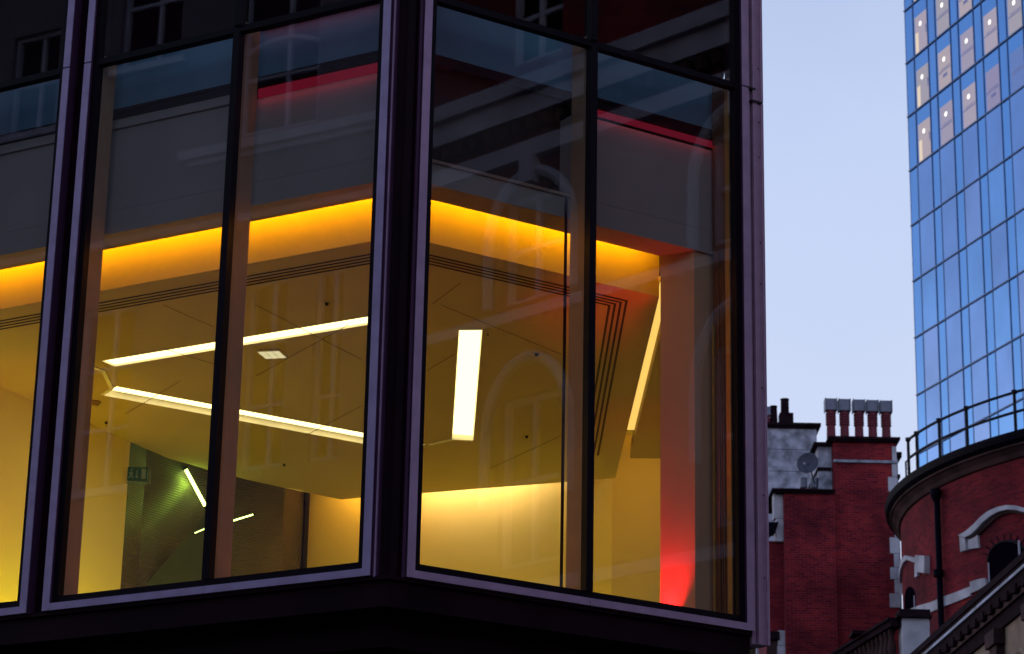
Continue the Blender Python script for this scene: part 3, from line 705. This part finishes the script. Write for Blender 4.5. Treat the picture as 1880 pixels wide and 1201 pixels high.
MB().tube([lnb - ax*.03, lnb+ax*.05], .028, 10).build('feed_horn', M['stone'], DI)
MB().tube([dc - ax*.02, dc - ax*.16 - Vector((0, 0, .05)), dc + Vector((.22, .55, -.40)), dc + Vector((.30, .80, -.42))], .02, 8).build('bracket', M['slot'], DI)

# stone chimney farther back
YS = 84.0
SCH = thing('stone_chimney', 'pale weathered stone chimney with dark coping and pots, beside the glass bay edge', 'chimney', (cx(1450, 830, YS), YS, 0))
sx0, sx1 = cx(1385, 830, YS), cx(1500, 830, YS); sz = cz(787, 1450, YS)
bodyc = MB(); prev = sz
for yv in (826, 866, 912, 960, 1010):
    zz = cz(yv, 1450, YS); bodyc.box(W, sx0, sx1, YS, YS+3, zz+.022, prev); bodyc.box(W, sx0+.03, sx1-.03, YS+.035, YS+2.9, zz-.001+.001, zz+.0218); prev = zz
bodyc.box(W, sx0, sx1, YS, YS+3, 0, prev)
bodyc.build('stone_shaft', M['stoneb'], SCH)
cc_ = MB().box(W, sx0, sx1+.06, YS-.08, YS+3, sz+.001, sz+.07); cc_.box(W, sx0, sx1+.14, YS-.16, YS+3, sz+.071, sz+.18); cc_.build('coping', M['soot'], SCH, bevel=.012)
for j in range(4):
    xx = cx(1462+9*j, 774, YS); MB().lathe((xx, YS+.4), [(.16, sz+.181), (.12, sz+.22), (0, sz+.235)], 0, 360, 12).build('mortar_haunch', M['soot'], SCH)
def spot(px, y0, y1, r0, r1, m, nm='chimney_pot'):
    b_ = ony(px, y0, YS+.5); t_ = ony(px, y1, YS+.5)
    return MB().lathe((b_.x, YS+.5), [(0, sz+.18), (r0, sz+.18), (r1, t_.z-.05), (r1*1.1, t_.z-.04), (r1*1.1, t_.z), (r1*.8, t_.z), (r1*.8, t_.z-.06)], 0, 360, 18).build(nm, m, SCH)
b_ = ony(1443, 775, YS+.5); MB().box(W, b_.x-.235, b_.x+.235, YS+.27, YS+.73, sz+.18, ony(1443, 761, YS+.5).z).build('pot_base', M['soot'], SCH)
spot(1441, 760, 733, .15, .14, M['soot']); spot(1420.5, 772, 746, .14, .12, M['soot'])
b_ = ony(1408, 765, YS+.5); MB().box(W, b_.x-.12, b_.x+.12, YS+.4, YS+.64, ony(1408, 763, YS+.5).z, ony(1408, 748, YS+.5).z).build('cowl', M['cowl'], SCH)
spot(1408, 772, 763, .11, .1, M['pot'])

# ------------------------------------------------------------------ round brick drum building
DK = 1.9
DCn = (11.44*DK, 36.565*DK); RG = 5.81*DK; ZG = 1.6 + 9.6*DK
DR = thing('round_brick_building', 'curved red brick drum with black gutter and rooftop railing, at the right edge', 'building', (DCn[0], DCn[1], 0))
RW = 10.60
A0, A1 = 130, 300
MB().lathe(DCn, [(RW, 0), (RW, ZG-.61)], 0, 360, 160).build('wall', M['brick2'], DR, smooth=True)
MB().lathe(DCn, [(RW-.02, ZG-.60), (RW+.06, ZG-.585), (RW+.12, ZG-.47), (RW+.24, ZG-.36), (RW+.30, ZG-.34), (RW+.30, ZG-.29), (RW, ZG-.28)], 0, 360, 160).build('cornice', M['stonew'], DR, smooth=False)
MB().lathe(DCn, [(RG-.38, ZG-.285), (RG-.12, ZG-.275), (RG-.03, ZG-.20), (RG, ZG-.06), (RG, ZG), (RG-.1, ZG+.02), (RG-.5, ZG-.02), (0.01, ZG+.05)], 0, 360, 160).build('gutter', M['gutter'], DR, smooth=False)
def polar(ax_, r): return Vector((DCn[0]+r*math.sin(ax_), DCn[1]+r*math.cos(ax_), 0))
def rimang(px, py, z=ZG, near=True):
    """angle on the drum of a sight line that meets a cylinder of radius r"""
    p_ = onz(px, py, z); return math.atan2(p_.x-DCn[0], p_.y-DCn[1])
def oncyl(px, py, r=RW):
    d = ray(px, py); d2 = Vector((d.x, d.y)); c = Vector(DCn); a = d2.dot(d2); b = -2*d2.dot(c); cc = c.dot(c)-r*r
    disc = b*b-4*a*cc
    if disc < 0: t = -b/(2*a)
    else: t = (-b-math.sqrt(disc))/(2*a)
    p_ = CAM + d*t; return math.atan2(p_.x-DCn[0], p_.y-DCn[1]), p_.z
# railing: posts and two rails
RR = RG-.12
posts = [rimang(*q) for q in ((1666, 876), (1682, 865), (1722, 842), (1769, 820), (1857, 791))]
st = posts[4]-posts[3]; posts += [posts[4]+st, posts[4]+2*st, posts[4]+3*st]
RL = thing('roof_railing', 'black steel guard railing curving around the drum rooftop', 'railing', (DCn[0], DCn[1], ZG))
hR = 1.06
for a in posts:
    b_ = polar(a, RR) + Vector((0, 0, ZG)); pm = MB().tube([b_, b_+Vector((0, 0, hR))], .043, 8)
    pm.tube([b_+Vector((0, 0, hR-.03)), b_+Vector((0, 0, hR+.06))], .075, 8); pm.build('post', M['rail'], RL)
for hh, nm in ((hR, 'rail'), (hR*.50, 'rail')):
    pts = []; a = posts[0]
    while a < 0: a += 2*math.pi
    lo = posts[0]; hi = posts[-1]
    pts = [polar(lo+(hi-lo)*k/40, RR)+Vector((0, 0, ZG+hh)) for k in range(41)]
    MB().tube(pts, .040, 8).build(nm, M['rail'], RL)
e0 = polar(posts[0]-(-.03 if st < 0 else .03), RR); e0 = polar(posts[0]-st*.14, RR)
MB().tube([e0+Vector((0, 0, ZG)), e0+Vector((0, 0, ZG+.5)), polar(posts[0], RR)+Vector((0, 0, ZG+.5))], .028, 8).build('end_loop', M['rail'], RL)
# downpipe
ap, zp = oncyl(1731, 1000)
q_ = polar(ap, RW+.13)
MB().tube([(q_.x, q_.y, 0), (q_.x, q_.y, ZG-.66)], .085, 12).build('downpipe', M['gutter'], DR, smooth=True)
q_ = polar(ap, RW+.16); MB().lathe((q_.x, q_.y), [(.09, ZG-1.0), (.15, ZG-.85), (.15, ZG-.68), (0, ZG-.67)], 0, 360, 10).build('hopper', M['gutter'], DR)
zz = oncyl(1738, 1052)[1]; MB().lathe((q_.x, q_.y), [(.10, zz-.1), (.14, zz-.08), (.14, zz+.1), (.10, zz+.12)], 0, 360, 10).build('pipe_collar', M['gutter'], DR)
def cylband(upper, lower, out, m, name, parent=None, r=RW, taper=0):
    """thick band lying on the drum wall, traced along an upper and a lower line"""
    U = [oncyl(*q) for q in upper]; L = [oncyl(*q) for q in lower]; mb = MB()
    P = lambda az_, r_: polar(az_[0], r_) + Vector((0, 0, az_[1]))
    ui = [P(q, r-.02) for q in U]; uo = [P(q, r+out) for q in U]; li = [P(q, r-.02) for q in L]; lo = [P(q, r+out-taper) for q in L]
    mb.strip(uo, lo); mb.strip(ui, uo); mb.strip(lo, li)
    mb.face([ui[0], uo[0], lo[0], li[0]]); mb.face([ui[-1], uo[-1], lo[-1], li[-1]])
    return mb.build(name, m, parent or DR, recalc=False)
# arched hood over the right window, with its return blocks
cylband([(1768, 984), (1781, 977), (1795, 965), (1808, 951), (1822, 940), (1838, 933), (1855, 929), (1872, 930), (1890, 935)],
        [(1779, 988), (1790, 983), (1800, 974), (1812, 961), (1826, 949), (1840, 941), (1856, 937), (1872, 938), (1890, 943)], .16, M['stone'], 'hood_mould')
cylband([(1779, 989), (1790, 984), (1800, 975), (1813, 962), (1827, 950), (1841, 942), (1856, 938), (1872, 939), (1890, 944)],
        [(1782, 992), (1793, 987), (1803, 979), (1816, 966), (1829, 954), (1842, 946), (1857, 942), (1872, 943), (1890, 948)], .07, M['stonew'], 'hood_mould')
cylband([(1768, 985), (1778, 989)], [(1770, 1014), (1780, 1011)], .12, M['stone'], 'hood_block')
cylband([(1781, 990), (1798, 983)], [(1781, 1009), (1800, 1006)], .07, M['stone'], 'hood_block')
# left hood, seen nearly edge on
cylband([(1651, 1092), (1650, 1070), (1653, 1046), (1659, 1028), (1666, 1020), (1675, 1022), (1682, 1025), (1690, 1022)],
        [(1655, 1092), (1655, 1070), (1658, 1048), (1663, 1034), (1669, 1028), (1676, 1030), (1683, 1033), (1690, 1030)], .09, M['stone'], 'hood_mould')
cylband([(1690, 1020), (1707, 1021)], [(1690, 1050), (1707, 1053)], .16, M['stone'], 'hood_block')
cylband([(1684, 1036), (1689, 1037)], [(1684, 1060), (1689, 1058)], .08, M['stone'], 'hood_block')
# string course
cylband([(1668, 1121), (1690, 1112), (1712, 1106), (1735, 1096), (1760, 1087), (1785, 1077)], [(1668, 1136), (1690, 1128), (1712, 1124), (1735, 1114), (1760, 1105), (1785, 1094)], .06, M['stone'], 'string_course')
cylband([(1785, 1069), (1800, 1064), (1812, 1062)], [(1786, 1090), (1802, 1083), (1815, 1074)], .08, M['stone'], 'string_course')
# windows: arched openings shown dark, with frames
def archwin(cxp, top, wpx, spring, bot, n=10):
    pts = [(cxp-wpx/2, bot)] + [(cxp-wpx/2*math.cos(math.pi*k/n), spring-(spring-top)*math.sin(math.pi*k/n)) for k in range(n+1)] + [(cxp+wpx/2, bot)]
    P = [polar(a, RW+.012)+Vector((0, 0, z)) for a, z in (oncyl(*q) for q in pts)]
    mb = MB(); m_ = 14
    def colm(k):
        x = cxp-wpx/2+wpx*k/m_; u = (x-cxp)/(wpx/2); yt = spring-(spring-top)*math.sqrt(max(0, 1-u*u))
        return [polar(a, RW+.008)+Vector((0, 0, z)) for a, z in (oncyl(x, yt), oncyl(x, bot))]
    for k in range(m_):
        a_, b_ = colm(k), colm(k+1); mb.face([a_[1], b_[1], b_[0], a_[0]])
    wn = mb.build('window', M['void'], DR, recalc=False)
    return wn, P
wn, P = archwin(1852, 993, 76, 1032, 1085)
MB().tube(P[1:-1], .035, 6).build('window_frame', M['rail'], wn)
a_, z_ = oncyl(1873, 1000); MB().tube([polar(a_, RW+.04)+Vector((0, 0, z_-1.6)), polar(a_, RW+.04)+Vector((0, 0, z_+.1))], .03, 6).build('glazing_bar', M['trim'], wn)
a_, z_ = oncyl(1817, 1035); MB().tube([polar(a_, RW+.04)+Vector((0, 0, z_-.5)), polar(a_, RW+.04)+Vector((0, 0, z_+.02))], .02, 6).build('glazing_bar', M['trim'], wn)
for k in range(9):   # raised header bricks fanning around the arch
    t_ = math.pi*(.10+.085*k); q0 = (1852-40*math.cos(t_), 1032-41*math.sin(t_)); q1 = (1852-50*math.cos(t_), 1032-52*math.sin(t_))
    (a0_, z0_), (a1_, z1_) = oncyl(*q0), oncyl(*q1)
    MB().tube([polar(a0_, RW+.0)+Vector((0, 0, z0_)), polar(a1_, RW+.0)+Vector((0, 0, z1_))], .02, 5).build('voussoir_joint', M['soot'], DR)
wn, P = archwin(1671, 1077, 20, 1096, 1135)
a_, z_ = oncyl(1681, 1110); MB().tube([polar(a_, RW+.03)+Vector((0, 0, z_-.3)), polar(a_, RW+.03)+Vector((0, 0, z_+.25))], .02, 6).build('glazing_bar', M['trim'], wn)

# ------------------------------------------------------------------ stone facade at the lower right, running away from the street
ST = thing('stone_facade', 'soot dark stone facade with steep cornice cutting across the lower right corner', 'building', (9, 46, 0))
PS = Vector((9.1, 47.2, 0)); aS = R(-3.2); TS = Vector((math.sin(aS), math.cos(aS), 0)); nS = Vector((-math.cos(aS), math.sin(aS), 0))
def sfz(px, py): q = onplane(px, py, PS, TS); return (q-PS).dot(TS), q.z
def sf(a, d, z): return PS + TS*a + nS*d + Vector((0, 0, z))
z_top = (sfz(1880, 1012)[1]+sfz(1745, 1146)[1])/2
z_hl = sfz(1880, 1044)[1]; z_b1 = sfz(1880, 1082)[1]; z_b2 = sfz(1880, 1112)[1]
sa, sb = -14, 16
MB().box(sf, sa, sb, -.30, .02, z_hl+.03, z_top).build('coping', M['soot'], ST)
MB().box(sf, sa, sb, -.26, .05, z_top-.10, z_top+.03).build('coping', M['soot'], ST)
MB().box(sf, sa, sb, -.28, .075, z_hl-.035, z_hl+.025).build('lead_flashing', mat('lead_flashing', (.22, .24, .33), .6, 0, .7, 1.3), ST)
MB().box(sf, sa, sb, -.28, .03, z_b1+.10, z_hl-.037).build('cornice', M['soot'], ST)
MB().box(sf, sa, sb, -.30, -.02, z_b1-.02, z_b1+.098).build('cornice', M['stonew'], ST)
MB().box(sf, sa, sb, -.40, -.08, z_b2, z_b1-.022).build('frieze', M['soot'], ST)
MB().box(sf, sa, sb, -.6, -.14, 0, z_b2-.002).build('wall', M['tan'], ST)
k = sa
while k < sb:
    MB().box(sf, k, k+.26, -.019, .065, z_b1+.03, z_b1+.20).build('modillion', M['soot'], ST, bevel=.02)
    k += .62
k = sa
while k < sb:
    pz = MB(); pz.box(sf, k, k+.55, -.138, .02, 0, z_b2-.3); pz.box(sf, k-.08, k+.63, -.138, .08, z_b2-.298, z_b2-.01)
    pz.build('pilaster', M['stonew'], ST, bevel=.01)
    MB().box(sf, k+.9, k+2.0, -.138, -.10, 0, z_b2-1.3).build('window', M['void'], ST)
    hp = [sf(k+1.45-.75*math.cos(math.pi*j/10), -.10, z_b2-1.3+.62*math.sin(math.pi*j/10)) for j in range(11)]
    MB().tube(hp, .07, 6).build('arch_mould', M['tan'], ST)
    k += 2.7
# balustrade with a square stone pier
YP = 55.0
BL = thing('stone_balustrade', 'dark stone balustrade with a pale square pier at the foot of the drum', 'balustrade', ony(1680, 1200, YP))
x0, x1 = ony(1657, 1160, YP).x, ony(1707, 1160, YP).x; zc0 = ony(1680, 1135, YP).z; zc1 = ony(1680, 1119, YP).z
MB().box(W, x0, x1, YP, YP+.56, 0, zc0).build('pier', M['stone'], BL, bevel=.01)
cpm = MB().box(W, x0-.12, x1+.05, YP-.10, YP+.68, zc0+.001, zc0+.07); cpm.box(W, x0-.06, x1+.02, YP-.05, YP+.62, zc0+.071, zc1)
cpm.build('pier_cap', M['soot'], BL, bevel=.012)
zb_ = ony(1648, 1148, YP).z
g0 = onz(1646, 1150, zb_); g1 = onz(1588, 1184, zb_); g2 = onz(1520, 1226, zb_)
dv = (g2-g0).normalized(); nv = Vector((-dv.y, dv.x, 0))*.14
cop = MB().slab([g0+nv, g2+nv, g2-nv, g0-nv], (0, 0, .13)); cop.slab([g0+nv*1.4+Vector((0, 0, .131)), g2+nv*1.4+Vector((0, 0, .131)), g2-nv*1.4+Vector((0, 0, .131)), g0-nv*1.4+Vector((0, 0, .131))], (0, 0, .06))
cop.build('coping', M['soot'], BL)
L_ = (g2-g0).length; k = .35
while k < L_ and k < 12:
    q = g0+dv*k; MB().lathe((q.x, q.y), [(.09, zb_-.80), (.09, zb_-.72), (.05, zb_-.66), (.10, zb_-.42), (.055, zb_-.16), (.08, zb_-.10), (.08, zb_-.001)], 0, 360, 12).build('baluster', M['stonew'], BL, smooth=True); k += .30
MB().slab([g0+nv*1.3+Vector((0, 0, -6)), g2+nv*1.3+Vector((0, 0, -6)), g2-nv*1.3+Vector((0, 0, -6)), g0-nv*1.3+Vector((0, 0, -6))], (0, 0, 5.2)).build('plinth', M['soot'], BL)
dp = g1; MB().box(W, dp.x-.32, dp.x+.12, dp.y-.3, dp.y+.3, zb_+.192, zb_+.27).build('coping_block', M['soot'], BL)

# ------------------------------------------------------------------ buildings across the streets, seen mirrored in the glass
LB = thing('rendered_townhouse', 'pale townhouse with sash windows, seen only as a faint reflection in the left bay', 'building', (-22, 9, 0))
def lf(a, d, z): return FL(a, -19-d, z)      # d: out from its wall towards the street is negative d
MBl = MB(); 
def wallwith(frame, a0, a1, z0, z1, holes, m, parent, dep=.25):
    """a wall sheet with real openings"""
    xs = sorted(set([a0, a1]+[h[0] for h in holes]+[h[1] for h in holes])); zs_ = sorted(set([z0, z1]+[h[2] for h in holes]+[h[3] for h in holes])); mb = MB()
    for i in range(len(xs)-1):
        for j in range(len(zs_)-1):
            cx_, cz_ = (xs[i]+xs[i+1])/2, (zs_[j]+zs_[j+1])/2
            if any(h[0] < cx_ < h[1] and h[2] < cz_ < h[3] for h in holes): continue
            mb.face([frame(xs[i], 0, zs_[j]), frame(xs[i+1], 0, zs_[j]), frame(xs[i+1], 0, zs_[j+1]), frame(xs[i], 0, zs_[j+1])])
    for h in holes:
        for (p, q) in (((h[0], h[2]), (h[0], h[3])), ((h[0], h[3]), (h[1], h[3])), ((h[1], h[3]), (h[1], h[2])), ((h[1], h[2]), (h[0], h[2]))):
            mb.face([frame(p[0], 0, p[1]), frame(q[0], 0, q[1]), frame(q[0], dep, q[1]), frame(p[0], dep, p[1])])
    return mb.build('wall', m, parent, recalc=False)
def sash(frame, a0, a1, z0, z1, parent, arch=False, bars=1, mv=.5):
    f = MB(); t = .09
    f.box(frame, a0, a0+t, .10, .2, z0, z1); f.box(frame, a1-t, a1, .10, .2, z0, z1); f.box(frame, a0+t, a1-t, .10, .2, z0, z0+t); f.box(frame, a0+t, a1-t, .10, .2, z1-t, z1)
    am = a0+(a1-a0)*mv; f.box(frame, am-.04, am+.04, .11, .19, z0+t, z1-t)
    for b in range(bars):
        zz = z0+(z1-z0)*(b+1)/(bars+1); f.box(frame, a0+t, a1-t, .105, .185, zz-.035, zz+.035)
    w_ = f.build('window', M['trim'], parent)
    MB().box(frame, a0, a1, .201, .24, z0, z1).build('pane', M['void'], w_)
holes = []
for c_ in (8.6, 12.0+.15, 15.95, 19.6, 23.4):
    pass
bays = [(14.1, 15.9, 19.95, 23.4), (14.5, 15.45, 13.4, 17.0), (13.3, 13.95, 13.4, 17.0), (17.35, 18.85, 21.9, 24.6), (20.4, 21.6, 21.0, 23.2), (10.2, 12.0, 19.95, 23.4), (18.0, 19.3, 13.4, 17.0), (10.4, 11.7, 13.4, 17.0),
        (14.1, 15.9, 8.0, 11.0), (10.2, 12.0, 8.0, 11.0), (18.0, 19.6, 8.0, 11.0), (22.8, 24.4, 13.4, 17), (22.8, 24.4, 8, 11), (6.3, 8.0, 13.4, 17), (6.3, 8.0, 19.95, 23.4)]
wallwith(lf, 2, 34, 0, 30, bays, M['render'], LB)
for (a0, a1, z0, z1) in bays:
    sash(lf, a0, a1, z0, z1, LB, bars=2 if z1-z0 > 3 else 1, mv=.42)
MB().box(lf, 2, 34, .25, 10, 0, 30).build('body', M['stonew'], LB)
mo = MB(); mo.box(lf, 12.6, 17.1, -.22, -.001, 19.62, 19.80); mo.box(lf, 12.75, 16.9, -.12, -.001, 19.5, 19.618)
for a0, a1, z0, z1 in bays[3:]: mo.box(lf, a0-.15, a1+.15, -.14, -.001, z0-.14, z0-.001)
mo.box(lf, 2, 34, -.3, -.001, 18.1, 18.25); mo.box(lf, 2, 34, -.5, -.001, 26.2, 26.8)
mo.build('sill_moulding', M['trim'], LB)
hd = MB()
for a0, a1, zt_ in ((14.1, 15.9, 21.85), (10.2, 12.0, 21.85)):
    A_ = [lf(a0+(a1-a0)*k/10, .08, zt_-.25*(2*k/10-1)**2) for k in range(11)]
    hd.tube(A_, .05, 6)
hd.build('arched_transom', M['trim'], LB)

RBd = thing('brick_terrace', 'dark brick terrace with stone arches and dentil cornice, mirrored in the right bay', 'building', (13, 14, 0))
PR = Vector((13, 16, 0)); aRb = R(161); TR = Vector((math.sin(aRb), math.cos(aRb), 0)); nR = Vector((math.cos(R(161-90-71))*0+math.sin(R(71)), math.cos(R(71)), 0))
def rf_(a, d, z): return PR + TR*a + nR*d + Vector((0, 0, z))
rb = []
for c_ in (-2.55, 1.45, 5.4, 9.3):
    rb += [(c_-.6, c_+.6, 13.75, 15.45), (c_-.6, c_+.6, 9.75, 12.3), (c_-.55, c_+.55, 17.6, 19.2), (c_-.6, c_+.6, 4.5, 8)]
wallwith(rf_, -5, 22, 0, 24, rb, M['brick2'], RBd)
MB().box(rf_, -5, 22, .25, 9, 0, 24).build('body', M['stonew'], RBd)
for (a0, a1, z0, z1) in rb:
    sash(rf_, a0, a1, z0, z1, RBd, bars=1)
bd = MB()
bd.box(rf_, -5, 22, -.35, -.001, 16.95, 17.2); bd.box(rf_, -5, 22, -.24, -.001, 16.6, 16.949); bd.box(rf_, -5, 22, -.12, -.001, 15.98, 16.25)
bd.box(rf_, -5, 22, -.1, -.001, 13.45, 13.62); bd.box(rf_, -5, 22, -.12, -.001, 9.3, 9.48); bd.box(rf_, -5, 22, -.4, -.001, 21, 21.5)
bd.build('string_course', M['trim'], RBd)
dn = MB(); k = -5
while k < 14: dn.box(rf_, k, k+.14, -.20, -.001, 16.38, 16.58); dn.box(rf_, k, k+.1, -.14, -.001, 13.30, 13.44); k += .3
dn.build('dentil_row', M['stonew'], RBd)
for c_ in (-2.55, 1.45, 5.4, 9.3):
    ar = MB()
    for zc_, rr_, hh in ((14.75, .86, 1.0), (11.7, .84, 1.15)):
        ar.tube([rf_(c_-rr_, -.06, zc_-1.0)] + [rf_(c_-rr_*math.cos(math.pi*j/14), -.06, zc_+hh*math.sin(math.pi*j/14)) for j in range(15)] + [rf_(c_+rr_, -.06, zc_-1.0)], .09, 6)
    ar.box(rf_, c_-.13, c_+.13, -.2, -.001, 15.55, 15.97); ar.build('stone_arch', M['trim'], RBd)

# dark block closing the street behind, so the glass mirrors buildings rather than bare ground
bk = thing('warehouse_block', 'plain brick block down the street behind the viewpoint, not directly in view', 'building', (0, -30, 0))
mbk = MB().box(W, -30, 30, -42, -30, 0, 20); mbk.build('wall', M['brick2'], bk)
pr_ = MB().box(W, -30.2, 30.2, -30.3, -29.98, 20, 20.6); pr_.build('parapet', M['stonew'], bk)
